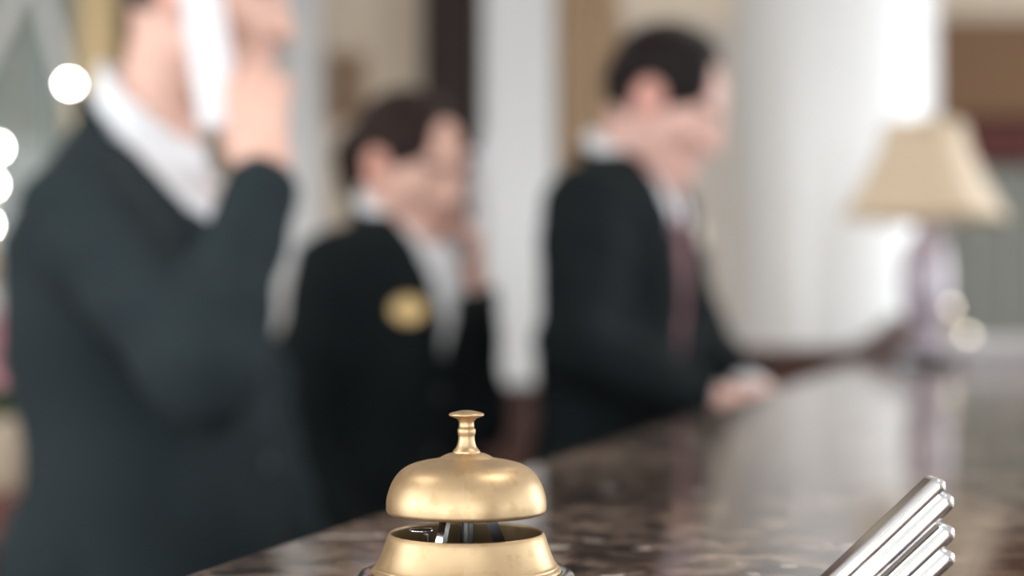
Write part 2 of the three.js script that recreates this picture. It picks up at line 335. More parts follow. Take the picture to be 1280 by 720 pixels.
// ---------------------------------------------------------------- the reception counter
const edgeX = (D) => -0.141 + (D - 0.625) * 0.319, TOP = 1.10, FAR = 3.66;
{
  const g = thing('reception_counter', 'long reception counter with a polished dark brown marble top', 'counter');
  const pts = [[edgeX(-0.55), -0.55], [edgeX(FAR), FAR], [edgeX(FAR) + 1.1, FAR], [edgeX(-0.55) + 0.95, -0.55]];
  const s = new THREE.Shape(pts.map(([a, b]) => new THREE.Vector2(a + 0.45, b)));
  const top = new THREE.ExtrudeGeometry(s, { depth: 0.028, bevelEnabled: true, bevelThickness: 0.006, bevelSize: 0.006, bevelOffset: -0.006, bevelSegments: 4 });
  top.rotateX(-Math.PI / 2).translate(-0.45, TOP - 0.034, 0);
  mesh('marble_top', top, M.marble, g);
  const along = Math.atan2(0.319, 1), L = FAR + 0.5, mid = 1.5;
  const panel = (w, h, d, lat, y, t) => { const b = box(w, h, d, 0, 0, 0, 0.006); b.rotateY(-along).translate(edgeX(t) + lat, y, -t); return b; };
  mesh('carcass', panel(0.60, 1.05, 4.0, 0.42, 0.535, mid), M.wood, g);
  for (let i = 0; i < 6; i++) mesh('side_panel', panel(0.02, 0.86, 0.58, 0.10, 0.52, -0.1 + i * 0.64), M.wood, g);
  for (let i = 0; i < 6; i++) mesh('front_panel', panel(0.02, 0.86, 0.58, 0.745, 0.52, -0.1 + i * 0.64), M.wood, g);
  mesh('staff_ledge', panel(0.24, 0.03, 2.2, 0.02, 1.048, 2.4), M.wood, g);
}
// low wooden cabinet behind the counter, with a sloped end
{
  const D = 4.35, xa = X(905, D), xb = X(1135, D);
  const g = thing('credenza', 'dark brown wooden cabinet between the marble counter and the white column', 'cabinet', [(xa + xb) / 2, 0, -D]);
  const w = xb - xa, topY = Y(434, D);
  mesh('body', box(w, topY - 0.04, 0.32, 0, (topY - 0.04) / 2, 0, 0.005), M.wood, g);
  mesh('top', box(w + 0.03, 0.04, 0.36, 0, topY - 0.02, 0, 0.01), M.wood, g);
  for (let i = 0; i < 2; i++) { const d = mesh('door', box(w / 2 - 0.02, 0.85, 0.02, (i - 0.5) * w / 2, 0.5, 0.165, 0.005), M.wood, g); mesh('knob', new THREE.SphereGeometry(0.014, 16, 12).translate((i - 0.5) * 0.1, 0.6, 0.185), M.gold, d); }
  const s = new THREE.Shape([[0, 0], [0.16, 0], [0.16, 0.085], [0.13, 0.09], [0.06, 0.03]].map((p) => new THREE.Vector2(...p)));
  mesh('sloped_end', new THREE.ExtrudeGeometry(s, { depth: 0.3, bevelEnabled: true, bevelSize: 0.004, bevelThickness: 0.004, bevelSegments: 2 }).translate(w / 2 - 0.14, topY, -0.15), M.wood, g);
}
{ // pale ledge behind the lamp
  const D = 3.82, xa = X(1148, D), w = 0.62, top = Y(422, D);
  const g = thing('pale_ledge', 'low pale grey stone ledge behind the table lamp', 'ledge', [xa + w / 2, 0, -D]);
  const pale = std({ map: plaster([0.74, 0.73, 0.74], [0.86, 0.85, 0.86], 9), roughness: 0.25 });
  mesh('slab', box(w, 0.045, 0.26, 0, top - 0.022, 0, 0.01), pale, g);
  mesh('upstand', box(w - 0.03, top - 0.045, 0.22, 0, (top - 0.045) / 2, 0, 0.006), pale, g);
}

// ---------------------------------------------------------------- the service bell
{
  const D = 0.589, c = at(583, 714, D);
  const g = thing('service_bell', 'satin brass service bell with a push button on a round black base', 'bell', [c.x, TOP, -D]);
  mesh('base', lathe([[0, 0], [0.0405, 0], [0.0418, 0.0012], [0.0425, 0.004], [0.0424, 0.006], [0.0415, 0.0078], [0.0398, 0.0087], [0.0384, 0.0088], [0.0372, 0.0082], [0, 0.0082]]), M.blackBase, g);
  // flared collar: thin brass wall, open at the top
  const out = smoothProfile([[0.0368, 0.0078], [0.0369, 0.0090], [0.0364, 0.0098], [0.0357, 0.0102], [0.0355, 0.0108], [0.0349, 0.0113], [0.0341, 0.0128], [0.0328, 0.0160], [0.0316, 0.0195], [0.0307, 0.0222], [0.0301, 0.0233]], 56);
  mesh('collar', lathe([...out, [0.0298, 0.0236], [0.0294, 0.0234], [0.0293, 0.0228], [0.0302, 0.019], [0.0315, 0.015], [0.0330, 0.0110], [0.0340, 0.009]]), M.brass, g);
  mesh('inner_plate', lathe([[0, 0.0105], [0.0322, 0.0105], [0.0326, 0.0095]]), M.steelDark, g);
  // dome, a shell
  const b = 0.0314, dome = smoothProfile([[0.0306, b], [0.03105, b + 0.0006], [0.0312, b + 0.0024], [0.0310, b + 0.0052], [0.0302, b + 0.0084], [0.0286, b + 0.0122], [0.0258, b + 0.0158], [0.0222, b + 0.0181], [0.0180, b + 0.0194], [0.0138, b + 0.0202], [0.0110, b + 0.0208], [0.0088, b + 0.0219], [0.0070, b + 0.0226], [0.0056, b + 0.0229]], 90);
  mesh('dome', lathe([[0.0296, b + 0.0004], [0.0299, b - 0.0002], [0.0303, b - 0.0003], ...dome, [0, b + 0.0229]], 160), M.brass, g);
  mesh('dome_lining', lathe([[0.0299, b + 0.0002], [0.0301, b + 0.004], [0.0296, b + 0.0075], [0.0280, b + 0.0108], [0.0252, b + 0.0142], [0.021, b + 0.0168], [0.012, b + 0.0188], [0, b + 0.0195]], 96), M.brass, g);
  // push button: spool and cap
  const n = b + 0.0227;
  mesh('spool', lathe([[0.0052, n - 0.0006], [0.0053, n], ...smoothProfile([[0.0053, n + 0.0008], [0.0048, n + 0.0014], [0.0040, n + 0.0024], [0.00345, n + 0.0040], [0.00315, n + 0.0058], [0.00318, n + 0.0068], [0.00345, n + 0.0078], [0.00352, n + 0.0088], [0.0033, n + 0.0096]], 40), [0.0027, n + 0.0099], [0.0024, n + 0.0101]], 64), M.brass, g);
  const k = n + 0.0098;
  const btn = mesh('push_button', lathe([[0.0024, k - 0.0004], [0.0029, k + 0.0001], ...smoothProfile([[0.0030, k + 0.0006], [0.0029, k + 0.0016], [0.0031, k + 0.0028], [0.0040, k + 0.0037], [0.0057, k + 0.0044], [0.00672, k + 0.0048]], 30), [0.0069, k + 0.0051], [0.00672, k + 0.0056], [0.0061, k + 0.0059], [0.0050, k + 0.0062], [0.0046, k + 0.0061], [0.0042, k + 0.0064], [0.0022, k + 0.0068], [0, k + 0.0069]], 64), M.brass, g);
  mesh('stem', new THREE.CylinderGeometry(0.0026, 0.0026, 0.05, 24).translate(0, 0.0355, 0), M.steelDark, g);
  // mechanism between collar and dome
  const strap = (pts, w, t, m, name) => {
    const cv = new THREE.CatmullRomCurve3(pts.map((p) => v3(...p))), s = new THREE.Shape([[-t, -w], [t, -w], [t, w], [-t, w]].map((p) => new THREE.Vector2(p[0], p[1])));
    mesh(name, new THREE.ExtrudeGeometry(s, { steps: 26, extrudePath: cv, bevelEnabled: false }), m, g);
  };
  strap([[-0.0095, 0.0110, 0.006], [-0.0085, 0.018, 0.005], [-0.007, 0.027, 0.004], [-0.005, 0.036, 0.002]], 0.0020, 0.0009, M.steelDark, 'bracket');
  strap([[0.019, 0.0115, -0.004], [0.0145, 0.0165, -0.002], [0.0115, 0.023, 0.0], [0.0085, 0.031, 0.001], [0.005, 0.038, 0.001]], 0.0022, 0.0008, M.steelDark, 'hammer_arm');
  strap([[-0.012, 0.0125, 0.012], [-0.0108, 0.0185, 0.011], [-0.0095, 0.0245, 0.0095], [-0.008, 0.033, 0.006]], 0.0013, 0.0006, M.chrome, 'spring_strip');
  mesh('pivot_block', box(0.0065, 0.0045, 0.005, -0.0125, 0.0190, 0.0145, 0.0008), M.chrome, g);
  const screw = mesh('screw', new THREE.CylinderGeometry(0.0011, 0.0011, 0.012, 16).translate(-0.0155, 0.0170, 0.002), M.chrome, g);
  mesh('screw_head', lathe([[0, 0], [0.0045, 0], [0.0047, 0.0006], [0.0042, 0.0012], [0, 0.0014]], 32).translate(-0.0175, 0.0240, 0.002), M.chrome, screw);
}

// ---------------------------------------------------------------- the chrome rack
{
  const D = 0.55, foot = at(1100, 0, D).x;
  const g = thing('card_rack', 'chrome card rack with four slanted rounded blades on the marble counter', 'rack', [foot, TOP, -D]);
  const blades = [[1170, 604, 24], [1180, 623, 27], [1181, 662, 26], [1181, 693, 25]];
  const floorPy = HORIZON + F * (EYE - TOP) / D;
  for (const [px, py, wpx] of blades) {
    const a = at(px, py, D), run = floorPy - py, b = at(px - run * 1.04, floorPy - 3, D), L = a.distanceTo(b) + 0.004, t = wpx / F * D * 0.92;
    const q = t / 2 - 0.0029, hl = L / 2 - t / 2, st = new THREE.Shape();
    st.absarc(0, hl, q, 0, Math.PI, false); st.absarc(0, -hl, q, Math.PI, 2 * Math.PI, false); st.closePath();
    const s = new THREE.ExtrudeGeometry(st, { depth: 0.008, bevelEnabled: true, bevelSize: 0.0029, bevelThickness: 0.0029, bevelSegments: 8, curveSegments: 24 }).translate(0, 0, -0.004);
    const m = mesh('blade', s, M.chrome, g);
    m.position.set((a.x + b.x) / 2 - foot, (a.y + b.y) / 2 - TOP, 0); m.rotation.z = -Math.atan2(a.x - b.x, a.y - b.y);
  }
  mesh('foot', box(0.058, 0.005, 0.03, -0.012, 0.0025, 0, 0.002), M.chrome, g);
}

// ---------------------------------------------------------------- table lamp
{
  const D = 3.5, p = at(1158, 457, D);
  const g = thing('table_lamp', 'table lamp with a cream tapered fabric shade and a polished lilac base', 'lamp', [p.x, TOP, -D], -0.6);
  const dark = phys({ color: rgb(0.02, 0.012, 0.016), roughness: 0.2, clearcoat: 1, clearcoatRoughness: 0.08 });
  const lilac = phys({ color: rgb(0.40, 0.34, 0.40), roughness: 0.12, clearcoat: 1, clearcoatRoughness: 0.05 });
  mesh('foot', box(0.125, 0.028, 0.125, 0, 0.014, 0, 0.008), dark, g);
  mesh('body', lathe(smoothProfile([[0.035, 0.028], [0.052, 0.036], [0.036, 0.055], [0.030, 0.075], [0.046, 0.11], [0.055, 0.16], [0.056, 0.22], [0.048, 0.27], [0.030, 0.305], [0.022, 0.32], [0.030, 0.33], [0.018, 0.34]], 60), 48), lilac, g);
  mesh('neck', lathe([[0.012, 0.335], [0.012, 0.37], [0.018, 0.375], [0.018, 0.42], [0, 0.42]], 24), M.gold, g);
  // four-sided shade with hollow sides and cut corners, a thin shell
  const ring = (y) => {
    const t = (y - 0.345) / 0.215, hw = 0.075 + 0.082 * Math.pow(Math.max(0, 1 - t), 1.45), cut = hw * 0.22, o = [];
    for (const [sx, sz] of [[1, 1], [-1, 1], [-1, -1], [1, -1]]) { const p1 = [sx * hw, sz * (hw - cut)], p2 = [sx * (hw - cut), sz * hw]; if (sx * sz > 0) o.push(p1, p2); else o.push(p2, p1); }
    return o.map(([x, z]) => [x, y, z]);
  };
  const pos = [], N = 10, rows = []; for (let i = 0; i <= N; i++) rows.push(ring(0.345 + 0.215 * i / N));
  for (let i = 0; i < N; i++) for (let j = 0; j < 8; j++) { const a = rows[i][j], b = rows[i][(j + 1) % 8], c = rows[i + 1][(j + 1) % 8], d = rows[i + 1][j]; pos.push(...a, ...c, ...b, ...a, ...d, ...c); }
  const sg = new THREE.BufferGeometry(); sg.setAttribute('position', new THREE.Float32BufferAttribute(pos, 3)); sg.computeVertexNormals();
  M.shade.side = THREE.DoubleSide;
  mesh('lamp_shade', sg, M.shade, g);
  const binding = (y, r) => { const pts = ring(y).map((q) => v3(...q)); return new THREE.TubeGeometry(new THREE.CatmullRomCurve3(pts, true, 'catmullrom', 0.05), 96, r, 8, true); };
  const trim = std({ color: rgb(0.62, 0.5, 0.36), roughness: 0.8 });
  mesh('shade_trim', binding(0.345, 0.004), trim, g); mesh('shade_trim', binding(0.56, 0.004), trim, g);
  mesh('finial', lathe(smoothProfile([[0.004, 0.555], [0.012, 0.565], [0.006, 0.58], [0, 0.588]], 16), 20), M.gold, g);
}
// small glowing bulbs in the distance, each on its own brass stem
function bulbLamp(name, label, category, p, r, power, color, group, below) {
  const g = thing(name, label, category, [p.x, 0, p.z], 0, group);
  const glow = std({ color: rgb(0.9, 0.9, 0.9), emissive: color, emissiveIntensity: power });
  mesh('bulb', new THREE.SphereGeometry(r, 24, 16).translate(0, p.y, 0), glow, g);
  mesh('socket', lathe([[0, p.y - r * 2.2], [r * 0.55, p.y - r * 2.2], [r * 0.62, p.y - r * 0.9], [r * 0.5, p.y - r * 0.75], [0, p.y - r * 0.75]], 20), M.gold, g);
  mesh('stem', new THREE.CylinderGeometry(0.005, 0.005, p.y - r * 2 - below, 10).translate(0, (p.y - r * 2 + below) / 2, 0), M.gold, g);
  mesh('foot', lathe([[0, below], [0.03, below], [0.03, below + 0.008], [0.012, below + 0.02], [0, below + 0.022]], 24), M.gold, g);
  const l = new THREE.PointLight(color, power * r * r * 3.1, 0, 2); l.position.set(p.x, p.y, p.z); l.castShadow = true; l.shadow.radius = r / 0.02; l.name = 'bulb_light'; scene.add(l);
}
{
  const D = 5.55;
  const g = thing('side_table', 'small dark wooden side table under the added glint bulbs', 'table', [X(1205, D) + 0.11, 0, -D]);
  mesh('table_top', box(0.34, 0.03, 0.3, 0, 0.955, 0, 0.008), M.wood, g);
  for (const sx of [-1, 1]) for (const sz of [-1, 1]) mesh('leg', box(0.035, 0.94, 0.035, sx * 0.14, 0.47, sz * 0.12, 0.005), M.wood, g);
  bulbLamp('glint_bulb', 'taller added bulb on a brass stem standing in for a glint behind the table lamp', 'lamp', at(1187, 384, D), 0.012, 6, rgb(1, 0.84, 0.66), 'added glint bulbs', 0.97);  // invented glowing bulbs in place of warm glints, no lamps stand here
  bulbLamp('glint_bulb', 'shorter added bulb on a brass stem standing in for a glint beside the pale stone ledge', 'lamp', at(1210, 420, D + 0.09), 0.012, 6, rgb(1, 0.86, 0.68), 'added glint bulbs', 0.97);
}
{ // two lamps with clear bulbs beside the glazed screen
  bulbLamp('floor_lamp', 'slim brass floor lamp with one round bulb in front of the glazed screen', 'lamp', at(87, 105, 4.6), 0.013, 70, rgb(1, 0.97, 0.92), null, 0);
  const p = at(-3, 185, 4.2), g = thing('bulb_stand', 'brass stand with three round bulbs one above another', 'lamp', [p.x, 0, p.z]);
  const glow = std({ color: rgb(0.9, 0.9, 0.9), emissive: rgb(1, 0.97, 0.94), emissiveIntensity: 55 });
  mesh('stem', new THREE.CylinderGeometry(0.006, 0.006, 1.72, 10).translate(-0.03, 0.86, 0), M.gold, g);
  mesh('foot', lathe([[0, 0], [0.12, 0], [0.12, 0.012], [0.02, 0.03], [0, 0.03]], 32).translate(-0.03, 0, 0), M.gold, g);
  for (const [px, py] of [[-3, 185], [-10, 231], [-16, 281]]) {
    const q = at(px, py, 4.2);
    mesh('bulb', new THREE.SphereGeometry(0.013, 20, 14).translate(q.x - p.x, q.y, 0), glow, g);
    mesh('arm', new THREE.CylinderGeometry(0.004, 0.004, 0.06, 8).rotateZ(Math.PI / 2).translate((q.x - p.x - 0.03) / 2 - 0.012, q.y - 0.016, 0), M.gold, g);
    const l = new THREE.PointLight(rgb(1, 0.97, 0.94), 0.05, 0, 2); l.position.set(q.x, q.y, q.z); l.castShadow = true; l.shadow.radius = 0.8; l.name = 'bulb_light'; scene.add(l);
  }
}
// potted pink flowers on a red-brown stand
{
  const D = 3.3, xc = X(8, D), potTop = Y(520, D), standTop = Y(612, D);
  const st = thing('plant_stand', 'red-brown wooden stand under the beige flower pot', 'stand', [xc, 0, -D]);
  const red = std({ color: rgb(0.14, 0.035, 0.022), roughness: 0.35 });
  mesh('top', box(0.17, 0.03, 0.17, 0, standTop - 0.015, 0, 0.006), red, st);
  mesh('apron', box(0.14, 0.07, 0.14, 0, standTop - 0.065, 0, 0.005), red, st);
  for (const sx of [-1, 1]) for (const sz of [-1, 1]) mesh('leg', box(0.03, standTop - 0.03, 0.03, sx * 0.065, (standTop - 0.03) / 2, sz * 0.065, 0.005), red, st);
  const g = thing('flower_pot', 'round beige pot with pink and white flowers on the red-brown stand', 'plant', [xc, standTop, -D]);
  const ph = potTop - standTop;
  mesh('pot', lathe(smoothProfile([[0.001, 0], [0.055, 0.002], [0.075, ph * 0.35], [0.082, ph * 0.75], [0.078, ph], [0.068, ph], [0.066, ph * 0.85], [0.001, ph * 0.82]], 48), 48), std({ color: rgb(0.50, 0.41, 0.31), roughness: 0.55 }), g);
  const R = rng(5), leafMat = std({ color: rgb(0.05, 0.09, 0.03), roughness: 0.6 }), pink = std({ color: rgb(0.72, 0.34, 0.40), roughness: 0.7 }), wht = std({ color: rgb(0.8, 0.76, 0.76), roughness: 0.7 });
  const leafG = new THREE.SphereGeometry(0.03, 10, 8).scale(0.55, 1.2, 0.14);
  for (let i = 0; i < 26; i++) { const m = mesh('leaf', leafG, leafMat, g), a = R() * 6.28, r = 0.02 + 0.05 * R(); m.position.set(Math.cos(a) * r, ph + 0.005 + 0.05 * R(), Math.sin(a) * r); m.rotation.set(R() * 1.4 - 0.7, a, R() * 1.4 - 0.7); }
  const petal = new THREE.SphereGeometry(0.02, 10, 8).scale(0.8, 0.35, 1);
  for (let i = 0; i < 15; i++) {
    const a = R() * 6.28, r = 0.06 * Math.sqrt(R()), y = ph + 0.07 + 0.2 * (i / 15), mat = i >= 11 ? wht : pink;
    const fl = mesh('flower', new THREE.SphereGeometry(0.012, 10, 8), mat, g); fl.position.set(Math.cos(a) * r, y, Math.sin(a) * r); fl.rotation.set(R() - 0.5, a, R() - 0.5);
    for (let k = 0; k < 5; k++) { const pm = mesh('petal', petal, mat, fl), b = k * 1.2566; pm.position.set(Math.sin(b) * 0.019, 0.004, Math.cos(b) * 0.019); pm.rotation.y = b; }
    const stem = new THREE.CylinderGeometry(0.002, 0.002, y - ph + 0.02, 6).translate(Math.cos(a) * r, (y + ph - 0.02) / 2, Math.sin(a) * r); mesh('stalk', stem, leafMat, g);
  }
}

// ---------------------------------------------------------------- people
function headField(female) {    // own axes: origin at the middle of the head, +z forward
  const skull = blend([ellipsoid([0, 0.032, -0.012], [0.076, 0.090, 0.096]), ellipsoid([0, -0.030, 0.032], [0.055, 0.076, 0.062]), capsule([0, -0.096, 0.066], [0, -0.094, 0.062], 0.018, 0.020), capsule([-0.040, -0.062, 0.008], [0, -0.096, 0.054], 0.015, 0.017), capsule([0.040, -0.062, 0.008], [0, -0.096, 0.054], 0.015, 0.017)], 0.045);
  const brow = capsule([-0.036, 0.022, 0.076], [0.036, 0.022, 0.076], 0.012, 0.012), nose = capsule([0, 0.012, 0.090], [0, -0.028, 0.110], 0.008, 0.0115), wing1 = ellipsoid([-0.011, -0.031, 0.100], [0.009, 0.008, 0.011]), wing2 = ellipsoid([0.011, -0.031, 0.100], [0.009, 0.008, 0.011]);
  const cheek1 = ellipsoid([-0.042, -0.02, 0.060], [0.022, 0.02, 0.022]), cheek2 = ellipsoid([0.042, -0.02, 0.060], [0.022, 0.02, 0.022]);
  const lip1 = capsule([-0.02, -0.057, 0.084], [0.02, -0.057, 0.084], 0.007, 0.007), lip2 = capsule([-0.017, -0.068, 0.083], [0.017, -0.068, 0.083], 0.0075, 0.0075);
  const ear = (s) => blend([ellipsoid([s * 0.078, 0.002, -0.012], [0.008, 0.028, 0.0165]), ellipsoid([s * 0.076, -0.02, -0.004], [0.008, 0.013, 0.011])], 0.008), e1 = ear(-1), e2 = ear(1);
  const eyeL = ellipsoid([-0.031, 0.004, 0.074], [0.014, 0.0125, 0.0125]), eyeR = ellipsoid([0.031, 0.004, 0.074], [0.014, 0.0125, 0.0125]);
  return (x, y, z) => {
    let d = skull(x, y, z);
    d = smin(d, brow(x, y, z), 0.018); d = smin(d, cheek1(x, y, z), 0.025); d = smin(d, cheek2(x, y, z), 0.025);
    const socket = Math.min(Math.hypot(x - 0.032, (y - 0.003) * 1.2, z - 0.096), Math.hypot(x + 0.032, (y - 0.003) * 1.2, z - 0.096)) - 0.017;
    d = -smin(-d, socket, 0.012);
    d = Math.min(d, eyeL(x, y, z), eyeR(x, y, z));
    d = smin(d, nose(x, y, z), 0.014); d = smin(d, wing1(x, y, z), 0.006); d = smin(d, wing2(x, y, z), 0.006);
    d = smin(d, lip1(x, y, z), 0.006); d = smin(d, lip2(x, y, z), 0.006);
    return smin(d, Math.min(e1(x, y, z), e2(x, y, z)), 0.008);
  };
}
function headColor(skin, browCol) {
  return (x, y, z) => {
    if (z > 0.06 && Math.abs(y + 0.062) < 0.0105 && Math.abs(x) < 0.023) return [skin[0] * 0.92, skin[1] * 0.76, skin[2] * 0.78];
    const ex = Math.abs(Math.abs(x) - 0.031), ey = y - 0.004;
    if (z > 0.079 && ex < 0.011 && ey < 0.001 && ey > -0.0055) return Math.hypot(ex, ey) < 0.006 ? [0.03, 0.018, 0.012] : [0.75, 0.72, 0.70];
    if (z > 0.05 && Math.abs(y - 0.027 + ex * 0.12) < 0.0055 && Math.abs(Math.abs(x) - 0.033) < 0.021) return mixA(skin, browCol, 0.75);
    if (Math.abs(x) > 0.07) return [skin[0] * 1.0, skin[1] * 0.82, skin[2] * 0.8];
    return skin;
  };
}
// a hand: wrist w, fingers along d, palm facing n, thumb on the side t
function handField(w, d, n, t, curl, thumbIn) {
  const P = (u, v, q) => [w[0] + t[0] * u + d[0] * v + n[0] * q, w[1] + t[1] * u + d[1] * v + n[1] * q, w[2] + t[2] * u + d[2] * v + n[2] * q], parts = [];
  const palm = (x, y, z) => {
    const a = x - w[0], b = y - w[1], c = z - w[2], u = a * t[0] + b * t[1] + c * t[2], v = a * d[0] + b * d[1] + c * d[2], q = a * n[0] + b * n[1] + c * n[2];
    const wd = 0.026 + 0.010 * clamp(v / 0.08), dx = Math.abs(u) - wd + 0.011, dy = Math.abs(v - 0.047) - 0.040 + 0.004, dz = Math.abs(q) - 0.003;
    return Math.hypot(Math.max(dx, 0), Math.max(dy, 0), Math.max(dz, 0)) + Math.min(Math.max(dx, dy, dz), 0) - 0.0105;
  };
  const body = blend([palm, capsule(P(0, -0.022, 0), P(0, 0.012, 0), 0.026, 0.024), capsule(P(0.024, 0.018, 0.008), P(0.03, 0.045, 0.012), 0.014, 0.011)], 0.018);
  const fingers = [[0.0285, 0.084, 0.96], [0.0095, 0.089, 1.06], [-0.0095, 0.086, 0.99], [-0.0275, 0.077, 0.80]].map(([u, v, k], i) => {
    let a = 0, p = P(u, v, 0), uu = u, vv = v, qq = 0; const segs = [], spread = u * 0.10;
    [[0.044, curl[0]], [0.027, curl[1]], [0.022, curl[2]]].forEach(([L, c], j) => { a += c * (0.92 + 0.05 * i); const nu = uu + spread * L * 8, nv = vv + Math.cos(a) * L * k, nq = qq + Math.sin(a) * L * k; segs.push(capsule(P(uu, vv, qq), P(nu, nv, nq), 0.0096 - j * 0.001, 0.0088 - j * 0.001)); uu = nu; vv = nv; qq = nq; });
    return blend(segs, 0.004);
  });
  const th = blend([capsule(P(0.030, 0.028, 0.010), P(0.046 - thumbIn * 0.01, 0.060, 0.018 + thumbIn * 0.012), 0.0125, 0.0105), capsule(P(0.046 - thumbIn * 0.01, 0.060, 0.018 + thumbIn * 0.012), P(0.048 - thumbIn * 0.024, 0.092, 0.022 + thumbIn * 0.018), 0.0102, 0.0085)], 0.005);
  return (x, y, z) => { let r = body(x, y, z); for (const f of fingers) r = smin(r, f(x, y, z), 0.006); return smin(r, th(x, y, z), 0.008); };
}
const unit = (a) => { const l = Math.hypot(...a); return a.map((q) => q / l); };
const cross = (a, b) => [a[1] * b[2] - a[2] * b[1], a[2] * b[0] - a[0] * b[2], a[0] * b[1] - a[1] * b[0]];

function person(o) {
  const s = o.size, g = thing('person', o.label, 'person', o.pos, o.turn), fem = o.female;
  const wide = (o.wide ?? 1) * s, deep = (o.deep ?? 1) * s, lean = o.lean;
  const shift = (y) => { const t = Math.max(0, y - 0.95 * s); return lean * t + (o.hunch ?? 0) * t * t + (o.hipShift ?? 0) * sstep(1.25 * s, 0.92 * s, y); };
  // rows: y, half width, half depth
  const prof = table((fem
    ? [[0.74, 0.19, 0.135], [0.86, 0.195, 0.14], [0.95, 0.18, 0.13], [1.08, 0.148, 0.112], [1.2, 0.163, 0.125], [1.29, 0.172, 0.138], [1.36, 0.178, 0.12], [1.41, 0.160, 0.10], [1.45, 0.105, 0.078], [1.48, 0.06, 0.058], [1.53, 0.02, 0.02]]
    : [[0.74, 0.20, 0.135], [0.86, 0.20, 0.138], [0.95, 0.192, 0.136], [1.08, 0.180, 0.130], [1.2, 0.190, 0.134], [1.30, 0.198, 0.136], [1.37, 0.195, 0.124], [1.42, 0.170, 0.104], [1.46, 0.118, 0.082], [1.49, 0.068, 0.062], [1.54, 0.02, 0.02]]
  ).map(([y, a, b]) => [y * s, a * wide * (1 - (o.slope ?? 0) * sstep(1.30, 1.43, y)), b * deep * (1 - (1 - (o.hipDeep ?? 1)) * sstep(1.2, 0.95, y))]));
  const torso = (x, y, z) => { const r = prof(y), q = (z - shift(y)) , a = r[1], b = r[2], bulge = Math.sqrt(x * x / (a * a) + q * q / (b * b)); let d = (bulge - 1) * Math.min(a, b); return Math.max(d, y - 1.535 * s, 0.0 * s - y); };
  const arms = ['right', 'left'].map((side) => {
    const A = o[side], sg = side === 'right' ? -1 : 1, sh = [sg * (fem ? 0.150 : 0.172) * wide, (o.shoulderY ?? (fem ? 1.385 : 1.395)) * s, shift(1.4 * s)];
    return { ...A, sg, sh };
  });
  const rr = (fem ? 0.86 : 1) * (o.arm ?? 1);
  const sleeve = blend(arms.flatMap((a) => [capsule(a.sh, a.elbow, 0.066 * s * rr, 0.056 * s * rr), capsule(a.elbow, a.wrist, 0.055 * s * rr, 0.040 * s * rr)]), 0.03);
  const sleeveOnly = arms.map((a) => { const d = unit([a.wrist[0] - a.elbow[0], a.wrist[1] - a.elbow[1], a.wrist[2] - a.elbow[2]]); return (x, y, z) => (x - a.wrist[0]) * d[0] + (y - a.wrist[1]) * d[1] + (z - a.wrist[2]) * d[2]; });
  const neckZ = shift(1.47 * s), vLow = (o.vLow ?? 1.10) * s, vTop = 1.47 * s;
  const vee = (x, y) => Math.abs(x) - (o.vWide ?? 0.062) * s * clamp((y - vLow) / (vTop - vLow));       // < 0 inside the opening
  const tilt = o.tilt ?? 0.52, cH = (o.collarH ?? 0.024) * s, ringLow = o.ringLow ?? 0.008, collarY = (z) => (o.collarBase ?? 1.462) * s - (z - neckZ) * tilt;
  const jacket = (x, y, z) => {
    const q = z - shift(y);
    let t = torso(x, y, z);
    const v = vee(x, y);
    if (q > 0 && y > vLow - 0.02) t -= 0.007 * sstep(0.0, 0.03, q) * (1 - sstep(0.058, 0.066, v)) * sstep(vLow - 0.02, vLow + 0.02, y);   // lapels lie on the front
    // cloth hangs in soft folds
    t -= 0.006 * Math.sin(x * 31 + y * 13 + 2) * Math.sin(y * 23 - x * 9) * sstep(1.35 * s, 1.2 * s, y);
    if (o.neckHole && z > neckZ - 0.02) t = Math.max(t, (y - collarY(z) + 0.014) * 0.75);      // the front of the coat stays below the collar
    let d = smin(t, sleeve(x, y, z) - 0.0045 * Math.sin(y * 52 + x * 36 + z * 26) * Math.sin(y * 21 - z * 34 + 1), 0.055);
    if (q > 0.01) d = -smin(-d, Math.max(v, -(y - vLow)), 0.004);
    const ring = Math.hypot(Math.hypot(x, z - neckZ) - (o.neckHole ?? 0.067) * s - 0.009, (y - collarY(z) + ringLow) * 0.6) - 0.0085;
    if (z - neckZ < 0.045) d = smin(d, ring, 0.015);
    const hole = Math.max(Math.hypot(x, z - neckZ) - (o.neckHole ?? 0.066) * s, collarY(z) - (o.neckHole ? 0.024 : 0.05) - y); d = -smin(-d, hole, 0.004);
    d = Math.max(d, 0.76 * s - y);
    for (let i = 0; i < 2; i++) { const a = arms[i]; const e = sleeveOnly[i](x, y, z); if (e > -0.005 && Math.hypot(x - a.wrist[0], y - a.wrist[1], z - a.wrist[2]) < 0.14) d = Math.max(d, e + 0.005); }
    return d;
  };
  const lo = [-0.48, 0, -0.34], hi = [0.48, 1.62 * s, 0.62];
  mesh('jacket', surface(jacket, [lo[0], 0.73 * s, lo[2]], [hi[0], 1.6 * s, hi[2]], 0.0095), o.suit ?? M.suit, g);
  // shirt front, collar, cuffs
  const shirtTorso = (x, y, z) => torso(x, y, z) + 0.012;
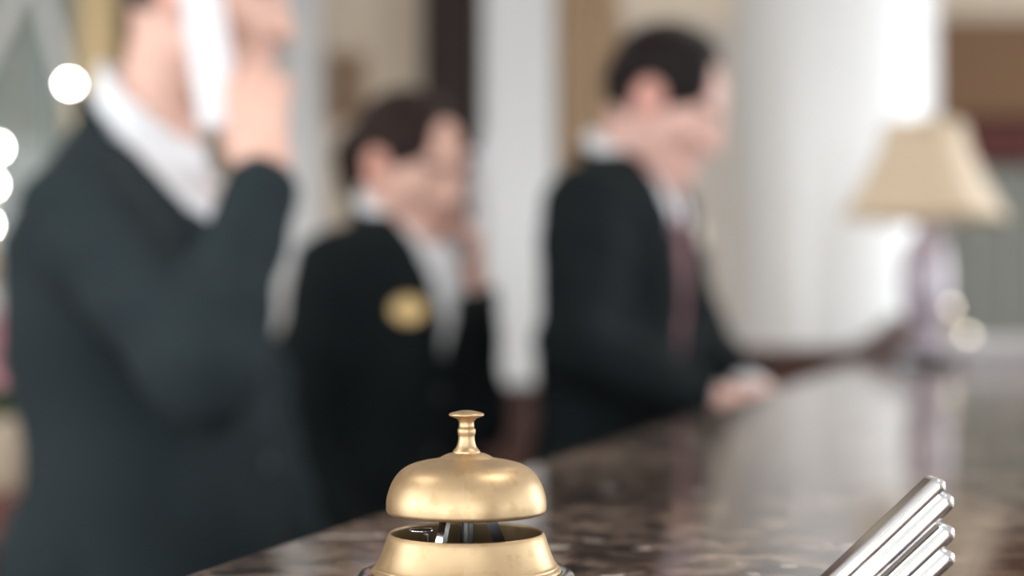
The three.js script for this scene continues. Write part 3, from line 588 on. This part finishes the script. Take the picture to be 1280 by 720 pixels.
  const shirt = (x, y, z) => {
    let d = Math.max(shirtTorso(x, y, z), Math.abs(x) - 0.135 * s, vLow - 0.05 - y, y - 1.47 * s, o.neckHole ? (y - collarY(z)) * 0.75 : -1);
    const r = Math.hypot(x, z - neckZ), cy = collarY(z), band = Math.max(Math.abs(r - (0.0665 * s - (y - cy) * 0.10)) - 0.0045, Math.abs(y - cy - 0.012 * s) - cH);
    d = Math.min(d, band);
    // collar points, folded down in front
    for (const sg of [-1, 1]) { const u = x * sg, f = z - neckZ; if (f > 0) { const pt = Math.max(Math.abs(shirtTorso(x, y, z) - 0.004) - 0.0045, u - 0.060, 0.006 - u, y - cy - 0.02, (cy - 0.052 * s - y) + Math.abs(u - 0.035) * 0.6); d = Math.min(d, pt); } }
    return d;
  };
  const cuffs = arms.map((a) => { const d = unit([a.wrist[0] - a.elbow[0], a.wrist[1] - a.elbow[1], a.wrist[2] - a.elbow[2]]), e = [...a.wrist.map((q, i) => q + d[i] * (a.cuff ?? 0.0))], b = [a.wrist[0] - d[0] * 0.04, a.wrist[1] - d[1] * 0.04, a.wrist[2] - d[2] * 0.04]; const c = capsule(b, e, 0.034 * s * rr, 0.033 * s * rr); return (x, y, z) => Math.max(c(x, y, z), (x - e[0]) * d[0] + (y - e[1]) * d[1] + (z - e[2]) * d[2]); });
  const sh = mesh('shirt', surface(shirt, [-0.15, vLow - 0.07, -0.22], [0.15, 1.58 * s, 0.42], 0.006), M.shirt, g);
  arms.forEach((a, i) => mesh('cuff', surface(cuffs[i], a.wrist.map((q) => q - 0.09), a.wrist.map((q) => q + 0.09), 0.006), M.shirt, sh));
  if (o.tie) {
    const top = collarY(neckZ + (o.neckHole ? 0.06 : 0.07)) + 0.014; let kz = 0.4; while (kz > 0 && shirtTorso(0, top - 0.02, kz) > 0) kz -= 0.002;
    const knot = ellipsoid([0, top - 0.020, o.neckHole ? kz : neckZ + 0.078 * s], [0.021 * s, 0.024 * s, 0.016]);
    const tie = (x, y, z) => {
      const wdt = Math.min((0.017 + 0.022 * clamp((top - 0.03 - y) / 0.3)) * s, 0.014 + (o.vWide ?? 0.062) * s * clamp((y - vLow) / (vTop - vLow)));
      let d = Math.max(Math.abs(shirtTorso(x, y, z) - 0.004) - 0.0052, Math.abs(x) - wdt, vLow + 0.02 - y, y - top, -(z - shift(y)) + 0.02);
      return smin(d, knot(x, y, z), 0.006);
    };
    mesh('tie', surface(tie, [-0.07, vLow - 0.06, -0.05], [0.07, 1.56 * s, 0.42], 0.006), o.tie, g);
  }
  // trousers and shoes
  const hip = (q) => [q * 0.09 * s, 0.90 * s, 0], knee = (q) => [q * 0.095 * s, 0.5 * s, 0.01], ankle = (q) => [q * 0.10 * s, 0.075 * s, -0.02];
  const legs = blend([-1, 1].flatMap((q) => [capsule(hip(q), knee(q), 0.098 * s, 0.072 * s), capsule(knee(q), ankle(q), 0.072 * s, 0.062 * s)]), 0.02);
  const pelvis = ellipsoid([0, 0.93 * s, 0], [0.175 * wide, 0.13 * s, 0.118 * deep]);
  mesh('trousers', surface((x, y, z) => Math.max(smin(legs(x, y, z), pelvis(x, y, z), 0.05), 0.055 * s - y), [-0.26, 0.02, -0.2], [0.26, 1.1 * s, 0.2], 0.0125), o.suit ?? M.suit, g);
  for (const q of [-1, 1]) {
    const f = (x, y, z) => Math.max(blend([capsule([q * 0.1 * s, 0.045, -0.05], [q * 0.105 * s, 0.035, 0.08], 0.044, 0.042), capsule([q * 0.105 * s, 0.035, 0.08], [q * 0.11 * s, 0.028, 0.15], 0.042, 0.03), capsule([q * 0.1 * s, 0.05, -0.03], [q * 0.1 * s, 0.1, -0.02], 0.042, 0.04)], 0.02)(x, y, z), 0.001 - y);
    mesh('shoe', surface(f, [q * 0.1 - 0.1, -0.02, -0.13], [q * 0.1 + 0.1, 0.16, 0.22], 0.008), M.shoe, g);
  }
  // body: one figure under the clothes, head and hands on finer grids
  const hc = o.head.at, hm = new THREE.Matrix4().makeRotationFromEuler(new THREE.Euler(o.head.pitch, o.head.yaw, o.head.roll ?? 0, 'YXZ')), inv = hm.clone().invert().elements, he = hm.elements, hs = o.head.size ?? 1;
  const toHead = (x, y, z) => { const a = (x - hc[0]) / hs, b = (y - hc[1]) / hs, c = (z - hc[2]) / hs; return [inv[0] * a + inv[4] * b + inv[8] * c, inv[1] * a + inv[5] * b + inv[9] * c, inv[2] * a + inv[6] * b + inv[10] * c]; };
  const fromHead = (x, y, z) => [hc[0] + hs * (he[0] * x + he[4] * y + he[8] * z), hc[1] + hs * (he[1] * x + he[5] * y + he[9] * z), hc[2] + hs * (he[2] * x + he[6] * y + he[10] * z)];
  const hf = headField(fem), hcol = headColor(o.skin, o.browColor);
  const nk = fem ? 0.045 : 0.053, neck = capsule([0, 1.40 * s, neckZ - 0.004], fromHead(0, -0.02, -0.034), (nk + 0.003) * s, nk * s);
  const headNeck = (x, y, z) => { const p = toHead(x, y, z); return Math.max(smin(hf(...p) * hs, neck(x, y, z), 0.022), 1.38 * s - y); };
  const R_ = 0.16, heads = surface(headNeck, [Math.min(hc[0] - R_, -0.1), 1.37 * s, Math.min(hc[2] - R_, neckZ - 0.1)], [Math.max(hc[0] + R_, 0.1), hc[1] + R_ + 0.02, Math.max(hc[2] + R_, neckZ + 0.1)], 0.0036, (x, y, z) => hcol(...toHead(x, y, z)));
  const bare = blend([(x, y, z) => Math.max(torso(x, y, z) + 0.034, o.neckHole ? (y - collarY(z)) * 0.75 : -1), ...arms.flatMap((a) => [capsule(a.sh, a.elbow, 0.045 * s * rr, 0.036 * s * rr), capsule(a.elbow, a.wrist, 0.037 * s * rr, 0.026 * s * rr)]), ...[-1, 1].flatMap((q) => [capsule(hip(q), knee(q), 0.07 * s, 0.05 * s), capsule(knee(q), ankle(q), 0.048 * s, 0.036 * s)])], 0.03);
  const bodyG = surface((x, y, z) => Math.max(bare(x, y, z), y - 1.43 * s), [lo[0], 0.03, lo[2]], [hi[0], 1.5 * s, hi[2]], 0.014, () => o.skin);
  const hands = arms.map((a) => {
    const d = unit(a.dir), n0 = a.palm, dn = n0[0] * d[0] + n0[1] * d[1] + n0[2] * d[2], n = unit([n0[0] - dn * d[0], n0[1] - dn * d[1], n0[2] - dn * d[2]]);
    const t = cross(d, n).map((q) => q * (a.sg > 0 ? -1 : 1)), f = handField(a.wrist, d, n, t, a.curl, a.thumbIn ?? 0.5), k = fem ? 0.93 : 1;
    const fs = (x, y, z) => f(a.wrist[0] + (x - a.wrist[0]) / k, a.wrist[1] + (y - a.wrist[1]) / k, a.wrist[2] + (z - a.wrist[2]) / k) * k;
    return surface(fs, a.wrist.map((q, i) => q - 0.1 + Math.min(0, d[i]) * 0.12 - 0.03), a.wrist.map((q, i) => q + 0.1 + Math.max(0, d[i]) * 0.12 + 0.03), 0.0036, () => o.skin);
  });
  mesh('body', mergeGeometries([bodyG, heads, ...hands]), M.skin, g);
  // hair
  const hair = (x, y, z) => {
    const [a, b, c] = toHead(x, y, z); let d = o.hairField(a, b, c, hf) * hs; return d;
  };
  mesh('hair', surface(hair, hc.map((q) => q - 0.2), hc.map((q) => q + 0.19), 0.0045), o.hair, g);
  // buttons and badge lie on the jacket front
  const front = (x, y) => { let z = 0.45; while (z > 0 && jacket(x, y, z) > 0) z -= 0.002; return z; };
  const btn = new THREE.CylinderGeometry(0.009, 0.010, 0.004, 18).rotateX(Math.PI / 2);
  for (const dy of [0.03, 0.13]) { const y = vLow - dy, b = mesh('button', btn, M.phoneDark, g); b.position.set(0.0, y, front(0, y) + 0.002); }
  if (o.badge) {
    const [bx, by, mat] = o.badge, z = front(bx, by), dzx = (front(bx + 0.015, by) - front(bx - 0.015, by)) / 0.03;
    const b = mesh('name_badge', new THREE.CylinderGeometry(0.0235, 0.0235, 0.005, 32).rotateX(Math.PI / 2).scale(1.12, 0.82, 1), mat, g); b.position.set(bx, by, z + 0.003); b.rotation.y = -Math.atan(dzx);
    mesh('badge_rim', new THREE.TorusGeometry(0.0225, 0.0022, 8, 36).scale(1.12, 0.82, 1).translate(0, 0, 0.0025), mat, b);
  }
  g.updateMatrixWorld(true);
  return g;
}
function heldPhone(who, label, p, axis, face) {   // handset held by a person: position and axes in that person's own frame
  const y = v3(...axis).normalize(), z = v3(...face); z.addScaledVector(y, -z.dot(y)).normalize(); const x = y.clone().cross(z);
  const m = new THREE.Matrix4().makeBasis(x, y, z).setPosition(...p).premultiply(who.matrixWorld);
  const g = thing('cordless_phone', label, 'phone'); m.decompose(g.position, g.quaternion, g.scale);
  mesh('handset', new RoundedBoxGeometry(0.052, 0.185, 0.026, 5, 0.011), M.phone, g);
  mesh('antenna', new THREE.CylinderGeometry(0.006, 0.007, 0.03, 16).translate(0.016, 0.103, -0.002), M.phone, g);
  mesh('earpiece', new THREE.CylinderGeometry(0.012, 0.012, 0.002, 24).rotateX(Math.PI / 2).translate(0, 0.07, 0.0132), M.phoneDark, g);
  mesh('keypad', box(0.036, 0.06, 0.002, 0, -0.03, 0.0132, 0.0006), M.phoneDark, g);
}
const SKIN1 = [0.76, 0.47, 0.38], SKIN2 = [0.74, 0.45, 0.36], SKIN3 = [0.75, 0.46, 0.39];
const shortHair = (top) => (x, y, z, hf) => {
  const n = 0.0014 * Math.sin(x * 160 + z * 60) * Math.sin(z * 130 + y * 70);
  const shell = ellipsoid([0, 0.036, -0.014], [0.085, 0.094 + top, 0.105])(x, y, z) + n;
  const faceCut = -(z - 0.066 + 0.42 * (y - 0.068) + 0.25 * Math.max(0, 0.045 - y)), neckCut = -0.070 + 0.9 * Math.max(0, z + 0.03) - y;      // hairline in front and at the nape
  let d = Math.max(shell, -faceCut * 1, neckCut);
  const earGap = Math.hypot((Math.abs(x) - 0.08) * 0.8, (y + 0.005) * 0.8, z + 0.008) - 0.030; d = -smin(-d, earGap, 0.008);
  return d;
};
// -- the man with the handset at his ear
{
  const D = 1.9, o0 = at(160, 400, D);
  const man = person({
    label: 'man in a dark teal-grey suit and red tie holding a white phone to his ear', pos: [o0.x, 0, -D], turn: 78 * Math.PI / 180, size: 1.0, wide: 1.0, deep: 1.16, hipDeep: 0.95, lean: 0.03, hunch: 0.06, shoulderY: 1.335, tilt: 0.88, collarBase: 1.437, vWide: 0.036, collarH: 0.030, ringLow: 0.034, neckHole: 0.080, hipShift: 0.05, slope: 0.52,
    skin: SKIN1, browColor: [0.10, 0.06, 0.045], hair: M.hairShort, hairField: shortHair(0.0), tie: M.tieRed, vLow: 1.16, suit: M.suitGrey,
    head: { at: [0.0, 1.602, 0.104], pitch: 0.14, yaw: 0.0 },
    right: { elbow: [-0.295, 1.150, 0.232], wrist: [-0.160, 1.372, 0.246], dir: [0.14, 0.94, -0.20], palm: [0.95, 0.05, -0.15], curl: [0.55, 0.55, 0.35], thumbIn: 0.6, cuff: -0.004 },
    left: { elbow: [0.215, 1.11, 0.07], wrist: [0.19, 0.87, 0.17], dir: [-0.1, -0.75, 0.65], palm: [-1, 0, -0.2], curl: [0.35, 0.4, 0.25] },
  });
  heldPhone(man, 'white cordless phone held by the man in the red tie', [-0.118, 1.515, 0.160], [0.10, 0.95, -0.20], [1, 0, 0.1]);
}
// -- the woman with the phone
{
  const D = 2.5, o0 = at(478, 400, D);
  const woman = person({
    label: 'woman in a black jacket with tied-back dark hair holding a phone and looking down', pos: [o0.x, 0, -D], turn: 54 * Math.PI / 180, size: 0.935, wide: 1.04, female: true, lean: 0.04, hunch: 0.05,
    skin: SKIN2, browColor: [0.05, 0.03, 0.025], hair: M.hairBrown, vLow: 1.195, vWide: 0.066,
    hairField: (x, y, z) => {
      const n = 0.0012 * Math.sin(x * 140 + z * 50) * Math.sin(z * 120 + y * 60);
      const shell = ellipsoid([0, 0.036, -0.016], [0.086, 0.096, 0.108])(x, y, z) + n, face = z - 0.066 + 0.40 * (y - 0.066) + 0.3 * Math.max(0, 0.05 - y), nape = -0.055 + 0.8 * Math.max(0, z + 0.03) - y;
      let d = Math.max(shell, face, nape);
      const earGap = Math.hypot((Math.abs(x) - 0.08) * 0.8, (y + 0.008) * 0.8, z + 0.002) - 0.026; d = -smin(-d, earGap, 0.008);
      return smin(d, blend([ellipsoid([0, -0.005, -0.128], [0.042, 0.046, 0.034]), capsule([0, -0.02, -0.13], [0, -0.075, -0.125], 0.032, 0.018)], 0.02)(x, y, z) + n, 0.015);
    },
    head: { at: [0.0, 1.455, 0.058], pitch: 0.34, yaw: -0.05, roll: 0, size: 0.97 },
    badge: [-0.088, 1.222, M.badgeGold],
    right: { elbow: [-0.225, 1.045, 0.0], wrist: [-0.19, 0.86, 0.13], dir: [0.05, -0.8, 0.6], palm: [1, 0, 0.1], curl: [0.35, 0.4, 0.25] },
    left: { elbow: [0.155, 1.035, 0.085], wrist: [0.112, 1.262, 0.108], dir: [-0.12, 0.95, 0.10], palm: [-0.75, 0, -0.65], curl: [0.7, 0.7, 0.4], thumbIn: 0.6 },
  });
  heldPhone(woman, 'pale cordless phone held by the woman in the black jacket', [0.106, 1.398, 0.108], [0.02, 0.96, 0.08], [-0.9, 0, -0.4]);
}
// -- the man working at the counter
{
  const D = 2.55, o0 = at(765, 400, D);
  person({
    label: 'man in a black suit and maroon tie standing with both hands at the counter', pos: [o0.x, 0, -D], turn: 62 * Math.PI / 180, size: 1.0, wide: 0.9, deep: 0.9, lean: 0.02, hunch: 0.06,
    skin: SKIN3, browColor: [0.04, 0.025, 0.02], hair: M.hairDark, hairField: shortHair(0.010), tie: M.tieMaroon, vLow: 1.12, vWide: 0.066, arm: 0.93,
    head: { at: [0.0, 1.562, 0.095], pitch: 0.46, yaw: 0.12 },
    badge: [0.075, 1.352, M.badgePale],
    right: { elbow: [-0.215, 1.165, 0.03], wrist: [-0.095, 1.080, 0.215], dir: [0.25, -0.10, 0.9], palm: [0, -1, 0], curl: [0.35, 0.45, 0.3] },
    left: { elbow: [0.225, 1.165, 0.07], wrist: [0.030, 1.080, 0.245], dir: [-0.2, -0.10, 0.9], palm: [0, -1, 0], curl: [0.35, 0.45, 0.3] },
  });
}

renderer.render(scene, camera);
